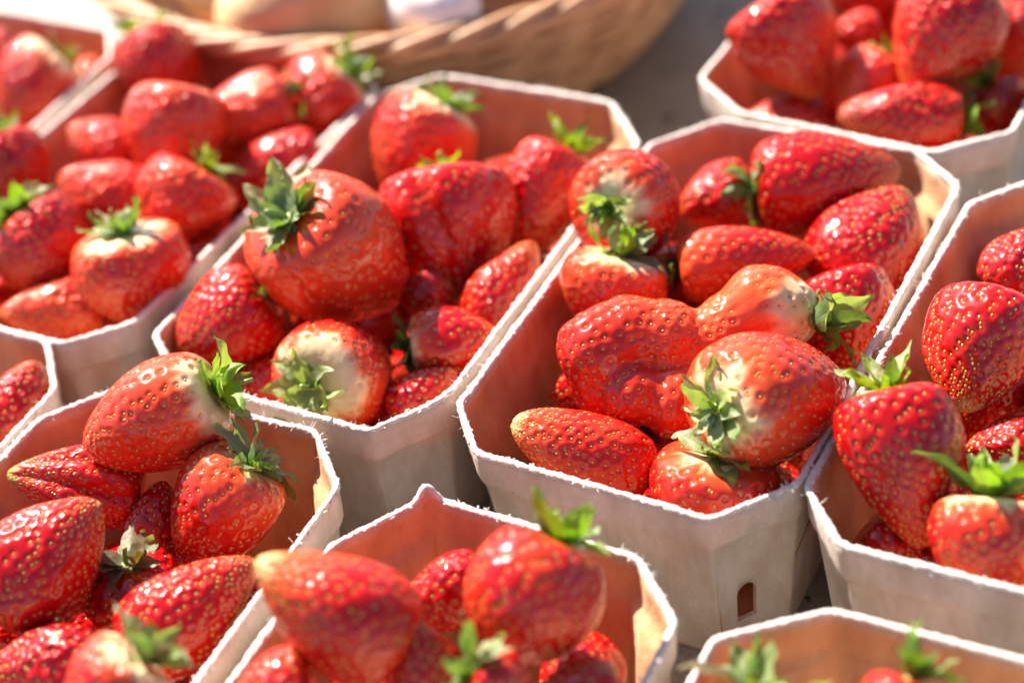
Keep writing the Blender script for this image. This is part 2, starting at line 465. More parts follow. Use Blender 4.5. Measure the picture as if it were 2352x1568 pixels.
# vent slot cut through the front wall of tray C, and the printed stripes on its side
def tray_slot():
    root, wall, base, X, Nn, ch = tray['C']
    b = np.array(TRAYS['C'][2]); c = np.array(TRAYS['C'][3])
    d = (c - b) / np.linalg.norm(c - b); nn = np.array([d[1], -d[0]])
    u = np.linalg.norm(c - b) * .47
    mid = b + d * u - nn * .9
    prof = [(.34, .3), (.33, 1.55), (.27, 1.78), (.14, 1.92), (0, 1.95), (-.14, 1.88), (-.27, 1.75), (-.33, 1.55), (-.31, .3)]
    V = []
    for s in (-1.0, 1.0):
        for (a, z) in prof:
            q = mid + d * a + nn * s; V.append((q[0] - base[0], q[1] - base[1], z - .05 - ZT))
    k = len(prof)
    me = bpy.data.meshes.new('slot')
    F = [tuple(range(k))[::-1], tuple(range(k, 2 * k))] + [(i, (i + 1) % k, (i + 1) % k + k, i + k) for i in range(k)]
    me.from_pydata([Vector(v) * CM for v in V], [], F); me.update()
    cut = bpy.data.objects.new('slot', me); COL.objects.link(cut); cut.location = base * CM
    md = wall.modifiers.new('slot', 'BOOLEAN'); md.operation = 'DIFFERENCE'; md.object = cut; md.solver = 'EXACT'
    bpy.context.view_layer.update()
    dg = bpy.context.evaluated_depsgraph_get()
    new = bpy.data.meshes.new_from_object(wall.evaluated_get(dg))
    wall.modifiers.clear()
    if len(new.vertices) > 1000: wall.data = new
    bpy.data.objects.remove(cut)
    # stripes
    dd = np.array(TRAYS['C'][3]); e = np.array(TRAYS['C'][4]); t = (e - dd) / np.linalg.norm(e - dd); n2 = np.array([t[1], -t[0]])
    for off in (0, .16):
        V = []
        for z, u in ((2.6, .35 + off), (3.7, 2.6 + off)):
            ins = .36 + (3.48 - z) * .2 - .13
            for w in (0, .09):
                q = dd + t * (u + w) - n2 * ins; V.append((q[0], q[1], z))
        V = np.array(V); V2 = V - np.array([n2[0], n2[1], 0]) * .3
        A = np.concatenate([V, V2]) - base
        F = np.array([[0, 1, 3, 2], [4, 6, 7, 5], [0, 2, 6, 4], [1, 5, 7, 3], [0, 4, 5, 1], [2, 3, 7, 6]])
        obj('printed_stripe', mesh_np('printed_stripe', A, F, False, mats=[PRINT]), root)
tray_slot()

# ---------------------------------------------------------------- strawberries
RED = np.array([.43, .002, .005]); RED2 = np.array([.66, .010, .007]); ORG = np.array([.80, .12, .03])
WHT = np.array([.90, .68, .40]); TIPC = np.array([.84, .56, .25]); GRN = np.array([.42, .40, .08])
def norm(v): return v / (np.linalg.norm(v) + 1e-12)
def frame(ang, tilt):
    a, t = math.radians(ang), math.radians(tilt)
    ax = (IR * math.cos(a) + IU * math.sin(a)) * math.cos(t) + TOW * math.sin(t)
    e1 = norm(TOW - ax * (TOW @ ax)) if abs(TOW @ ax) < .97 else norm(IU - ax * (IU @ ax))
    e2 = np.cross(ax, e1)
    return ax, e1, e2

def berry_surface(L, B, ax, e1, e2, M, NN, r, o):
    phi = np.linspace(0, PI, M + 1)[:, None]; th = (np.arange(NN) / NN * 2 * PI)[None, :]
    cph, sph = np.cos(phi), np.sin(phi)
    taper = o.get('taper', r.uniform(.28, .44)); point = o.get('point', r.uniform(.1, .3))
    prof = sph ** .86 * (1 + taper * cph) * (1 - point * np.clip((phi / PI - .45) / .55, 0, 1) ** 2)
    prof = prof / prof.max() * B
    axial = -cph * L + .13 * L * np.exp(-(phi / .33) ** 2)
    prof = prof * (1 + .08 * np.exp(-((phi - .6) / .25) ** 2))
    rad = prof * np.ones_like(th)
    rad = rad * (1 + .035 * np.cos(2 * th + r.uniform(0, 6.3)) + .02 * np.cos(3 * th + r.uniform(0, 6.3)) * sph)
    for _ in range(5):
        rad = rad * (1 + r.uniform(.008, .022) * np.sin(r.integers(1, 5) * th + r.uniform(0, 6.3)) * np.sin(r.uniform(1.5, 5) * phi + r.uniform(0, 6.3)) * sph)
    for (t0, dep, wd) in o.get('furrow', ()):
        dth = (th - math.radians(t0) + PI) % (2 * PI) - PI
        dth = dth + .12 * np.sin(phi * 3 + t0)
        rad = rad * (1 - dep * np.exp(-(dth / wd) ** 2) * sph ** .5 * np.clip(1.35 - phi / PI, .3, 1))
    if 'ridges' in o:
        k_, dep = o['ridges']
        rad = rad * (1 - dep * (1 - np.abs(np.sin(k_ * th / 2 + .4 * np.sin(2 * phi)))) * sph ** .6)
    bend = o.get('bend', r.uniform(-.08, .08)) * B
    bth = r.uniform(0, 2 * PI)
    x = axial * np.ones_like(th)
    off = bend * (x / L) ** 2
    P = x[..., None] * ax + (rad * np.cos(th) + off * math.cos(bth))[..., None] * e1 + (rad * np.sin(th) + off * math.sin(bth))[..., None] * e2
    return P, phi, th
def blob_surface(blobs, ax, e1, e2, M, NN, k=4.6):
    phi = np.linspace(0, PI, M + 1)[:, None]; th = (np.arange(NN) / NN * 2 * PI)[None, :]
    D = -np.cos(phi)[..., None] * np.ones_like(th)[..., None] * ax + (np.sin(phi) * np.cos(th))[..., None] * e1 + (np.sin(phi) * np.sin(th))[..., None] * e2
    def f(s):
        Pp = D * s[..., None]; v = 0
        for c, rr in blobs:
            v = v + np.exp(-k * (((Pp - c) ** 2).sum(-1) / (rr * rr) - 1))
        return v
    lo = np.zeros(D.shape[:2]); hi = np.full(D.shape[:2], 6.0)
    s = hi.copy(); found = np.zeros(s.shape, bool)
    for q in np.arange(6.0, 0, -.1):
        v = f(np.full(s.shape, q)) > 1
        new = v & ~found; lo[new] = q; hi[new] = q + .1; found |= v
    for _ in range(8):
        mid = (lo + hi) / 2; v = f(mid) > 1; lo = np.where(v, mid, lo); hi = np.where(v, hi, mid)
    return D * ((lo + hi) / 2)[..., None], phi, th

def build_berry(key, c, L, B, ang, tilt, o, res):
    r = np.random.default_rng(abs(hash_(key)))
    ax, e1, e2 = frame(ang, tilt)
    M, NN = res
    if 'blobs' in o:
        s = depth(c) / FPX
        bl = [((IR * dx - IU * dy + TOW * dz) * s, rr * s) for dx, dy, dz, rr in o['blobs']]
        P, phi, th = blob_surface(bl, ax, e1, e2, M, NN)
        wr = np.array([noise.noise(Vector(p * np.array([1.1, 1.1, .5]) + 3)) for p in P.reshape(-1, 3)]).reshape(P.shape[:2])
        P = P * (1 + .05 * (np.abs(wr) ** .7)[..., None] - .02)
    else:
        P, phi, th = berry_surface(L, B, ax, e1, e2, M, NN, r, o)
    gu = np.gradient(P, axis=0)
    gv = np.roll(P, -1, 1) - np.roll(P, 1, 1)
    Nn = np.cross(gv, gu)
    ln = np.linalg.norm(Nn, axis=-1, keepdims=True); Nn = Nn / (ln + 1e-9)
    Nn[0] = -ax; Nn[-1] = ax
    if (Nn[M // 2] * P[M // 2]).sum() < 0: Nn = -Nn; Nn[0] = -ax; Nn[-1] = ax
    # seeds
    spacing = o.get('spacing', .41) * .84
    area = 4 * PI * (((L * B) ** 1.6 * 2 + (B * B) ** 1.6) / 3) ** (1 / 1.6)
    ns = int(min(520, area / spacing ** 2 * 1.05)) if 'blobs' not in o else 2600
    i = np.arange(ns) + .5
    sph_ = np.arccos(np.clip(1 - 2 * i / ns + r.normal(0, .013, ns), -1, 1)); sth = (i * 2.39996 + r.normal(0, .09, ns)) % (2 * PI)
    if 'blobs' not in o: sph_ = np.clip(sph_ + .16 * np.sin(sph_) ** 2, 0, PI)
    keep = (sph_ > (.36 if 'blobs' not in o else -1)) & (r.uniform(0, 1, ns) > .05)
    if o.get('w', 0) > 0 and 'blobs' not in o: keep = keep & (sph_ > np.maximum(.36, o['w'] * (1 + .35 * np.cos(sth - math.radians(o.get('wth', 0)))) - .16))
    sph_, sth = sph_[keep], sth[keep]; ns = len(sph_)
    fi = sph_ / PI * M; fj = sth / (2 * PI) * NN
    a = np.clip(fi.astype(int), 0, M - 1); b_ = fj.astype(int) % NN; u = (fi - a)[:, None]; w = (fj - fj.astype(int))[:, None]
    def samp(G): return (G[a, b_] * (1 - u) + G[a + 1, b_] * u) * (1 - w) + (G[a, (b_ + 1) % NN] * (1 - u) + G[a + 1, (b_ + 1) % NN] * u) * w
    SPt = samp(P)
    if 'blobs' in o:
        kept = []
        for q in r.permutation(ns):
            if all(((SPt[q] - SPt[z]) ** 2).sum() > spacing ** 2 * .62 for z in kept): kept.append(q)
        a, b_, u, w = a[kept], b_[kept], u[kept], w[kept]; ns = len(kept); SPt = samp(P)
    SN = samp(Nn); SN /= np.linalg.norm(SN, axis=1)[:, None]
    flat = P.reshape(-1, 3)
    dm = np.full(len(flat), 9.0)
    for s0 in range(0, len(flat), 6000):
        q = flat[s0:s0 + 6000]
        d2 = (q * q).sum(1)[:, None] + (SPt * SPt).sum(1)[None] - 2 * q @ SPt.T
        dm[s0:s0 + 6000] = np.sqrt(np.maximum(d2.min(1), 0))
    pr = o.get('pit', .085); pd = .046
    disp = -pd * np.exp(-(dm / pr) ** 2) + .016 * np.clip((dm - pr) / .12, 0, 1) * 1.0
    V = flat + Nn.reshape(-1, 3) * disp[:, None]
    # colours
    ph = np.repeat(phi, NN, 1).ravel(); tt = np.repeat(th, M + 1, 0).ravel()
    hue = o.get('hue', .35)  # deep red to orange, with shaded and sunlit looks put into some berries
    ln1 = sum(np.sin(flat @ r.normal(0, 1.6, 3) + r.uniform(0, 6.3)) for _ in range(4)) / 4
    f = np.clip(hue + .35 * ln1, 0, 1)[:, None]
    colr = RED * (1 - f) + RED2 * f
    f2 = np.clip((hue - .56) * 1.6 + .5 * ln1, 0, 1)[:, None] * .85
    if 'orange' in o: f2 = np.maximum(f2, (np.exp(-((ph - o['orange'][0]) / o['orange'][1]) ** 2) * o['orange'][2])[:, None])
    colr = colr * (1 - f2) + ORG * f2
    if 'blobs' in o:
        ph = np.linalg.norm(flat - norm(IR * o['calat'][0] - IU * o['calat'][1] + TOW * o['calat'][2]) * (np.linalg.norm(flat, axis=1).max()), axis=1) / 1.7
    wn_ = .02 * np.sin(31 * tt + r.uniform(0, 6)) + .10 * np.sin(5 * tt + r.uniform(0, 6)) + .06 * np.sin(11 * tt + r.uniform(0, 6)) + .04 * np.sin(19 * tt + r.uniform(0, 6))
    if o.get('w', 0) > 0:
        ws = o['w'] * (1 + .35 * np.cos(tt - math.radians(o.get('wth', 0)))) + wn_ * .8
        g = np.clip((ws - ph) / .34 + .5, 0, 1)[:, None]; g = g * g * (3 - 2 * g)
        g3 = np.clip((ws - ph) / .6 + .95, 0, 1)[:, None] * .75
        colr = colr * (1 - g3) + ORG * 1.03 * g3
        colr = colr * (1 - g) + WHT * g
    else:
        g = np.clip((.42 - ph) / .3, 0, 1)[:, None] * .5; colr = colr * (1 - g) + ORG * g
    if o.get('tip', 0) > 0:
        g = np.clip((ph - (PI - o['tip']) + wn_ * .6) / .32 + .3, 0, 1)[:, None]; g = g * g * (3 - 2 * g)
        colr = colr * (1 - g) + (GRN if o.get('greentip') else TIPC) * g
    pit = np.exp(-((dm - pr * .95) / .035) ** 2)[:, None] * .12
    colr = colr * (1 - pit) + np.array([.80, .16, .05]) * pit
    V = np.asarray(V)
    body = mesh_np('flesh', V, grid_faces(M + 1, NN, flip=True), mats=[FLESH_NEAR if M >= 165 else FLESH], tint=colr)
    # seed grains
    tdir = ax[None] - SN * (SN @ ax)[:, None]; tdir /= np.linalg.norm(tdir, axis=1)[:, None] + 1e-9
    sd_ = np.cross(SN, tdir)
    nseg = 7
    la = np.arange(nseg) * 2 * PI / nseg
    rings = [(1.0, 0.0), (.78, .62)]
    sl = (.062 * r.uniform(.85, 1.15, ns))[:, None, None]; sw = (.038 * r.uniform(.85, 1.15, ns))[:, None, None]; shh = .042
    ctr = (SPt - SN * (pd * .95))[:, None, :]
    parts = []
    for fr, hz in rings:
        egg = (1 - .28 * np.cos(la))[None, :, None]
        parts.append(ctr + tdir[:, None] * (np.cos(la)[None, :, None] * sl * fr) + sd_[:, None] * (np.sin(la)[None, :, None] * sw * fr * egg) + SN[:, None] * (shh * hz))
    parts.append(ctr + SN[:, None] * shh)
    VS = np.concatenate(parts, 1)        # ns, 15, 3
    per = 2 * nseg + 1
    j = np.arange(nseg); q = np.stack([j, (j + 1) % nseg, (j + 1) % nseg + nseg, j + nseg], -1); t3 = np.stack([j + nseg, (j + 1) % nseg + nseg, np.full(nseg, 2 * nseg)], -1)
    off = (np.arange(ns) * per)[:, None, None]
    Q = (q[None] + off).reshape(-1, 4); T3 = (t3[None] + off).reshape(-1, 3)
    gold = np.array([.75, .38, .05]); grn = np.array([.44, .36, .05]); brn = np.array([.40, .16, .03])
    if o.get('greentip'): gold = np.array([.52, .42, .06])
    mixv = r.uniform(0, 1, ns)[:, None]; sc = gold * (1 - mixv * .8) + grn * mixv * .8
    br = (r.uniform(0, 1, ns) < .10)[:, None]; sc = np.where(br, brn, sc)
    tint = np.repeat(sc, per, 0)
    seeds = mesh_np('seeds', VS.reshape(-1, 3), [Q, T3], mats=[SEED], tint=tint)
    pole = P[0, 0]
    if 'calat' in o:      # calyx placed where the surface meets a given direction
        s = depth(c) / FPX; dv = norm((IR * o['calat'][0] - IU * o['calat'][1] + TOW * o['calat'][2]))
        dd = (flat / (np.linalg.norm(flat, axis=1)[:, None] + 1e-9)) @ dv; pole = flat[int(np.argmax(dd))]; ca = dv
    else: ca = -ax
    return body, seeds, pole, ca, ax, r
def hash_(s):
    h = 17
    for ch_ in s: h = (h * 131 + ord(ch_)) % 1000003
    return h

def sepal_mesh(L, W, d0, side, up, curl, fold, r, curlt=0.0):
    """a blade starting at 0 going along d0, bending towards `up` by curl radians over its length"""
    nu, nv = 17, 7
    u = np.linspace(0, 1, nu); vv = np.linspace(-1, 1, nv)
    ang = curl * u ** 1.2 + curlt * np.clip(u - .7, 0, 1) ** 2 * 8
    dx = np.cos(ang); dz = np.sin(ang)
    X = np.concatenate([[0], np.cumsum((dx[1:] + dx[:-1]) / 2 * np.diff(u))]) * L
    Zc = np.concatenate([[0], np.cumsum((dz[1:] + dz[:-1]) / 2 * np.diff(u))]) * L
    w = W * .5 * np.clip(np.sin(PI * np.clip(u, 0, 1) ** .8) ** .75, 0, 1) * (1.05 - .25 * u)
    w = w + W * .14 * (1 - u) ** 2; w[-1] = .004
    teeth = 1 + .05 * np.sin(u * 17 + r.uniform(0, 6)) * (u > .3)
    w = w * teeth
    sway = r.uniform(-.18, .18) * L * u ** 2
    V = []
    for i in range(nu):
        nrm = -math.sin(ang[i]) * d0 + math.cos(ang[i]) * up
        for x in vv:
            y = x * w[i]
            h = fold * abs(x) ** 1.3 * w[i] + .02 * math.sin(9 * u[i] + 3 * x + L * 7) + .012 * math.sin(26 * (u[i] - .5 * abs(x))) - .015 * math.exp(-(x / .15) ** 2)
            h += W * .10 * abs(x) ** 2 * math.sin(15 * u[i] + 2.2 * x + L * 9) * u[i]
            V.append(d0 * X[i] + up * Zc[i] + side * (y + sway[i]) + nrm * h)
    V = np.array(V)
    return V, grid_faces(nu, nv, False)
def build_calyx(parent, pole, ca, r, o, key):
    cp_ = o['cal']; n = int(cp_.get('n', 10) * 1.3); sz = cp_.get('s', 1.3) * 1.2; lift = cp_.get('lift', .35); curl = cp_.get('curl', .1)
    mats = {'g': LEAF, 'y': LEAF_Y, 'd': LEAF_D, 'b': LEAF_B}
    mk = cp_.get('m', 'g')
    a = norm(ca); t1 = norm(np.cross(a, [0.3, .5, .8])); t2 = np.cross(a, t1)
    base = pole + a * .03
    # core dome
    k, s_ = 5, 12
    V = []
    for i in range(k):
        ph = i / (k - 1) * PI / 2
        for j in range(s_):
            th = j / s_ * 2 * PI
            V.append(base + (t1 * math.cos(th) + t2 * math.sin(th)) * .22 * sz / 1.6 * math.cos(ph) * (1 + .1 * math.sin(3 * th)) + a * (.13 * math.sin(ph) - .03))
    core = obj('calyx', mesh_np('calyx', np.array(V), grid_faces(k, s_), mats=[STEM]), parent)
    for i in range(n):
        layer = i % 2
        th = (i + r.uniform(-.3, .3)) / n * 2 * PI
        rd = t1 * math.cos(th) + t2 * math.sin(th)
        lf = lift + (.35 if layer else -.05) + r.normal(0, .22)
        if 'grav' in cp_:
            lf += 0
        d0 = norm(rd * math.cos(lf) + a * math.sin(lf)); side = norm(np.cross(a, rd)); up = norm(np.cross(d0, side))
        if up @ a < 0: up = -up
        L_ = sz * r.uniform(.55, 1.2); W_ = L_ * r.uniform(.32, .50) * cp_.get('wid', 1.0)
        V, F = sepal_mesh(L_, W_, d0, side, up, curl + r.normal(0, .75), r.uniform(.05, .5), r, r.normal(0, 1.6))
        tw = r.normal(0, .7); q0 = V @ d0 / L_; cs_, sn_ = np.cos(tw * q0)[:, None], np.sin(tw * q0)[:, None]
        V = (V @ d0)[:, None] * d0 + ((V @ side)[:, None] * cs_ - (V @ up)[:, None] * sn_) * side + ((V @ side)[:, None] * sn_ + (V @ up)[:, None] * cs_) * up
        V = V + base + rd * .09 * sz + a * (.02 + .03 * layer)
        mm = mats[mk]
        q = r.uniform()
        if q < .18: mm = LEAF_D
        elif q < .30: mm = LEAF_Y
        elif q < .36: mm = LEAF_B
        # outward side must be the front face
        f = F if np.cross(d0, side) @ up > 0 else F[:, ::-1]
        s = obj('sepal', mesh_np('sepal', V, f, mats=[mm]), core)
    sl = cp_.get('stem', .5)
    if sl > 0:
        bd = norm(r.normal(0, 1, 3)); pts = [base + a * (.08 + sl * t) + bd * .35 * sl * t * t for t in np.linspace(0, 1, 7)]
        V, F = tube(pts, np.linspace(.085, .07, 7), 8)
        obj('stem', mesh_np('stem', V, F, mats=[STEMG]), core)

# id: (tray, cx, cy, half length, half width, tip angle, tilt, z of centre, options, label)
HI, MI, LO = (170, 236), (112, 156), (76, 104)
def cal(**k): return k
B_ = {
'C1': ('C', 1555, 812, 190, 150, 190, 0, 5.87, dict(res=(230, 300), hue=.15, spacing=.40, calat=(320, -75, 60), cal=cal(s=1.5, n=10, lift=.8, curl=-.5, m='d'),
        w=.8, orange=(.9, 1.3, .75), blobs=[(-178, -8, 5, 98), (-112, -48, 0, 88), (-172, 66, -10, 78), (-105, 92, 42, 74), (-2, 106, 28, 90), (-30, -38, 5, 88), (45, -5, -15, 84), (122, -55, -5, 84), (198, -108, 0, 98), (240, -95, 0, 84), (80, 60, 0, 80)]),
       'giant fused strawberry with folded lobes, the largest of all'),
'C2': ('C', 1785, 905, 182, 145, 10, -36, 6.43, dict(res=HI, hue=.3, w=.42, cal=cal(s=1.25, n=10, lift=.25, curl=.1, m='g'), orange=(1.0, .4, .4)),
       'round cream shouldered strawberry, leaves facing left, against the giant lobed one'),
'C3': ('C', 1340, 1038, 182, 90, 158, 5, 4.9, dict(res=HI, hue=.5, tip=.5, spacing=.34, taper=.2, point=.25, orange=(2.6, .6, .5)),
       'long strawberry lying against the front left rim, pale tip pointing left'),
'C4': ('C', 1640, 1150, 125, 145, -95, -22, 4.14, dict(res=HI, hue=.45, w=.3, cal=cal(s=1.5, n=10, lift=.3, curl=-.4, m='g')),
       'strawberry with wilted leaves on top, at the front rim'),
'C5': ('C', 1955, 750, 135, 108, -75, 10, 4.35, dict(res=HI, hue=.2),
       'glossy red strawberry tucked right behind the leaves of the giant lobed berry'),
'C6': ('C', 1705, 600, 165, 83, 8, 0, 5.6, dict(res=HI, hue=.45, orange=(.5, .7, .7), cal=cal(s=.9, n=9, lift=.3, m='b')),
       'long strawberry lying behind the giant lobed berry with sparkling upper side'),
'C7': ('C', 1893, 415, 170, 114, 8, 0, 5.75, dict(res=HI, hue=.12, spacing=.36, point=.3, cal=cal(s=1.4, n=10, lift=.1, curl=.2, m='d')),
       'large deep red strawberry at the back, its leaves to the left'),
'C8': ('C', 2003, 560, 142, 128, 58, 0, 4.82, dict(res=MI, hue=.05, point=.35, tip=.25, greentip=1),
       'dark shaded strawberry with pointed greenish tip against the right rim'),
'C9': ('C', 1650, 455, 90, 78, 200, 0, 5.0, dict(res=MI, hue=.5), 'small strawberry near the back rim, left of the large deep red one'),
'C10': ('C', 1450, 467, 125, 122, 20, -62, 6.71, dict(res=HI, hue=.3, w=.36, cal=cal(s=.85, n=10, lift=.7, curl=.2, m='g')),
       'round strawberry at the back left rim, leaves and pale ring forward'),
'C11': ('C', 1405, 685, 110, 115, -100, -15, 5.4, dict(res=HI, hue=.6, w=.42, cal=cal(s=1.35, n=11, lift=.35, curl=.35, m='y')),
       'strawberry with a bright green upturned leaf crown behind the giant lobed one'),
'C12': ('C', 1345, 890, 85, 65, 200, 0, 3.9, dict(res=MI, hue=.3), 'small strawberry half hidden under the left lobe of the giant berry'),
'B1': ('B', 775, 590, 178, 160, -38, -42, 6.8, dict(res=HI, hue=.4, orange=(.9, .8, .45), furrow=[(200, .12, .25), (40, .08, .2)], cal=cal(s=1.45, n=14, lift=.15, curl=.15, m='d', wid=1.1, stem=.9)),
       'very large strawberry, big bluish green leaf crown at its upper left'),
'B2': ('B', 515, 745, 125, 105, 215, -8, 5.4, dict(res=HI, hue=.2, spacing=.33, cal=cal(s=1.3, n=10, lift=.5, curl=.3, m='y')),
       'dark red strawberry, light green leaves, below the very large one'),
'B3': ('B', 785, 858, 132, 125, 28, -64, 5, dict(res=HI, hue=.5, w=.56, cal=cal(s=1.25, n=9, lift=.2, curl=.0, m='y')),
       'round strawberry with wide cream ring at the front rim, leaves facing left'),
'B4': ('B', 1040, 540, 160, 148, -82, 5, 5.5, dict(res=HI, hue=.5, tip=.5, furrow=[(15, .14, .22), (-60, .05, .2)], cal=cal(s=1.0, n=9, lift=.3, m='y')),
       'broad double strawberry with a groove and pale pointed tip'),
'B5': ('B', 960, 340, 120, 112, 240, 0, 5.8, dict(res=MI, hue=.6, w=.55, cal=cal(s=1.25, n=9, lift=.3, m='d')),
       'blurred strawberry nearest the back wall, drooping leaves on its right shoulder'),
'B6': ('B', 1237, 465, 142, 98, 245, 5, 5.11, dict(res=MI, hue=.6, cal=cal(s=1.2, n=9, lift=.6, m='y')),
       'blurred sparkling strawberry with bright green leaves beside the right rim'),
'B7': ('B', 1165, 660, 115, 78, 60, 0, 5.0, dict(res=MI, hue=.6, orange=(2.8, .7, .6)), 'strawberry leaning on the right rim with its orange tip up'),
'B8': ('B', 1045, 790, 105, 85, 5, 0, 4.9, dict(res=HI, hue=.4, w=.5, cal=cal(s=1.1, n=10, lift=.2, m='g')),
       'strawberry with white shining shoulder, leaves on its left, beside the right rim'),
'B9': ('B', 970, 905, 90, 58, 35, 0, 4.6, dict(res=MI, hue=.5), 'small strawberry in the front right corner, right of the cream ringed one'),
'B10': ('B', 610, 885, 78, 68, 180, 0, 3.8, dict(res=MI, hue=.4), 'small shaded strawberry behind the leaves of the cream ringed one'),
'B11': ('B', 990, 690, 70, 60, -60, 0, 4.4, dict(res=LO, hue=.2), 'dark small strawberry deep between the very large and the double one'),
'A1': ('A', 370, 172, 98, 92, -70, 10, 5.61, dict(res=MI, hue=.3, cal=cal(s=1.2, n=9, lift=.5, m='g')),
       'blurred strawberry in the back left corner, green leaves on its top'),
'A2': ('A', 722, 238, 98, 92, 225, 0, 5.56, dict(res=MI, hue=.5, w=.5, cal=cal(s=1.2, n=9, lift=.3, m='y')),
       'blurred strawberry in the back right corner, yellow green leaves on top'),
'A3': ('A', 395, 312, 112, 102, 260, 0, 6.57, dict(res=MI, hue=.75), 'blurred orange strawberry in the upper middle with one bright white glint'),
'A4': ('A', 550, 278, 124, 86, 205, 0, 5.94, dict(res=MI, hue=.75, cal=cal(s=1.0, n=8, lift=.5, m='y')), 'blurred orange strawberry touching its orange neighbour on the right, faint leaves behind'),
'A5': ('A', 617, 398, 128, 76, 200, 0, 4.8, dict(res=MI, hue=.4), 'blurred long strawberry slanting beside the right rim'),
'A6': ('A', 235, 335, 78, 70, 150, 0, 5.4, dict(res=MI, hue=.5, cal=cal(s=1.15, n=9, lift=.2, m='g')), 'blurred small strawberry beside the left rim, green leaves at its lower right'),
'A7': ('A', 240, 450, 100, 82, 160, 0, 5.6, dict(res=MI, hue=.6), 'blurred strawberry without leaves, sparkling, under the leaves of a smaller one'),
'A8': ('A', 410, 475, 100, 104, 240, 0, 5.99, dict(res=MI, hue=.65, cal=cal(s=1.1, n=9, lift=.6, m='d')), 'blurred round orange strawberry with leaves at its upper right, middle of the tray'),
'A9': ('A', 310, 638, 112, 118, -80, -22, 5.68, dict(res=HI, hue=.6, w=.4, cal=cal(s=1.15, n=10, lift=.5, curl=.3, m='d')), 'wide orange-red strawberry near the front rim, upright leaves on its top'),
'A10': ('A', 115, 580, 108, 102, -50, -5, 5.6, dict(res=MI, hue=.3, cal=cal(s=1.35, n=12, lift=.3, m='d')), 'strawberry with a large bushy crown of leaves on its left side'),
'A11': ('A', 125, 712, 112, 62, 185, 0, 4.77, dict(res=MI, hue=.75, cal=cal(s=.8, n=7, lift=.2, m='g')), 'long orange strawberry lying along the front rim'),
'A12': ('A', 465, 600, 58, 48, 200, 0, 4.62, dict(res=LO, hue=.4), 'tiny strawberry in the gap at the right rim'),
'A14': ('A', 30, 398, 92, 82, -70, 0, 6.18, dict(res=MI, hue=.2, cal=cal(s=1.2, n=9, lift=.5, m='d')), 'dark red strawberry at the left photo edge, leaves on top'),
'A15': ('A', 130, 468, 52, 45, 150, 0, 5.2, dict(res=LO, hue=.5), 'tiny strawberry between the left rim and the bushy crowned one'),
'P1': ('P', 80, 212, 105, 98, 230, 0, 5.23, dict(res=MI, hue=.2, w=.55, cal=cal(s=.9, n=8, lift=.2, m='b')), 'dark red blurred strawberry with a yellowish shoulder in the top left tray'),
'P2': ('P', -15, 140, 60, 65, 200, 0, 5.6, dict(res=LO, hue=.3), 'strawberry cut by the left edge of the photo in the top left tray'),
'P3': ('P', 195, 185, 50, 45, 200, 0, 4.53, dict(res=LO, hue=.9), 'small orange strawberry at the right rim of the top left tray'),
'L1': ('L', 42, 925, 105, 76, 65, 0, 5.0, dict(res=MI, hue=.2), 'red strawberry with its tip up, alone in the tray at the left edge'),
'D1': ('D', 352, 962, 175, 128, 204, -12, 7.24, dict(res=HI, hue=.6, w=.54, taper=.26, orange=(1.3, .6, .4), cal=cal(s=1.25, n=11, lift=.45, curl=.1, m='y', stem=.9)),
       'strawberry heaped on top, cream shoulder and green leaves to its right'),
'D2': ('D', 105, 1282, 175, 138, 50, 5, 6.4, dict(res=HI, hue=.08, tip=.16, spacing=.38), 'big dark red strawberry at the left edge, tip to the upper right'),
'D3': ('D', 180, 1110, 158, 92, 172, 5, 5.31, dict(res=HI, hue=.25, tip=.5, greentip=1, ridges=(6, .26), spacing=.27), 'ridged strawberry with a green unripe seedy tip at the left rim'),
'D4': ('D', 505, 1170, 142, 124, 232, -14, 5.4, dict(res=HI, hue=.35, w=.25, orange=(.9, .35, .5), cal=cal(s=1.35, n=12, lift=.3, curl=.1, m='d')), 'red strawberry under the heaped one with curled leaves against the right wall'),
'D5': ('D', 358, 1195, 92, 68, 80, 0, 4.42, dict(res=MI, hue=.05), 'narrow dark strawberry standing tip up in the shade of the heaped one'),
'D6': ('D', 305, 1380, 110, 108, -85, -32, 4, dict(res=MI, hue=.05, cal=cal(s=1.2, n=9, lift=.1, curl=-.1, m='b')), 'shaded strawberry with wilted dry leaves deep in the middle of its tray'),
'D7': ('D', 440, 1400, 180, 112, 38, 0, 5.4, dict(res=HI, hue=.12, point=.25, spacing=.34), 'long red strawberry slanting up to the right rim, tip upward'),
'D8': ('D', 110, 1540, 130, 105, 180, 0, 5.0, dict(res=MI, hue=.05), 'dark red strawberry cut by the bottom edge in the left corner'),
'D9': ('D', 250, 1600, 125, 125, 228, 0, 7.6, dict(res=MI, hue=.6, w=.55, cal=cal(s=1.3, n=9, lift=.7, curl=.1, m='d')), 'blurred orange strawberry at the bottom edge, thick leaves at its right'),
'E1': ('E', 762, 1392, 205, 150, 147, 12, 8.09, dict(res=HI, hue=.5, tip=.62, point=.42, taper=.42, orange=(2.5, .5, .6)), 'big blurred cone shaped strawberry, creamy tip over the left rim'),
'E2': ('E', 1220, 1370, 155, 166, 245, 5, 7.2, dict(res=HI, hue=.6, taper=.1, cal=cal(s=1.35, n=11, lift=.25, curl=.2, m='y')), 'big blurred rounded strawberry on top with pointed green leaves behind it'),
'E3': ('E', 1015, 1370, 125, 90, 205, 0, 5.0, dict(res=MI, hue=.35), 'strawberry lying between the two big blurred ones by the back wall'),
'E4': ('E', 980, 1540, 135, 95, 108, 15, 6.4, dict(res=MI, hue=.3, point=.35), 'pointed strawberry, tip up, in front of the two big blurred ones'),
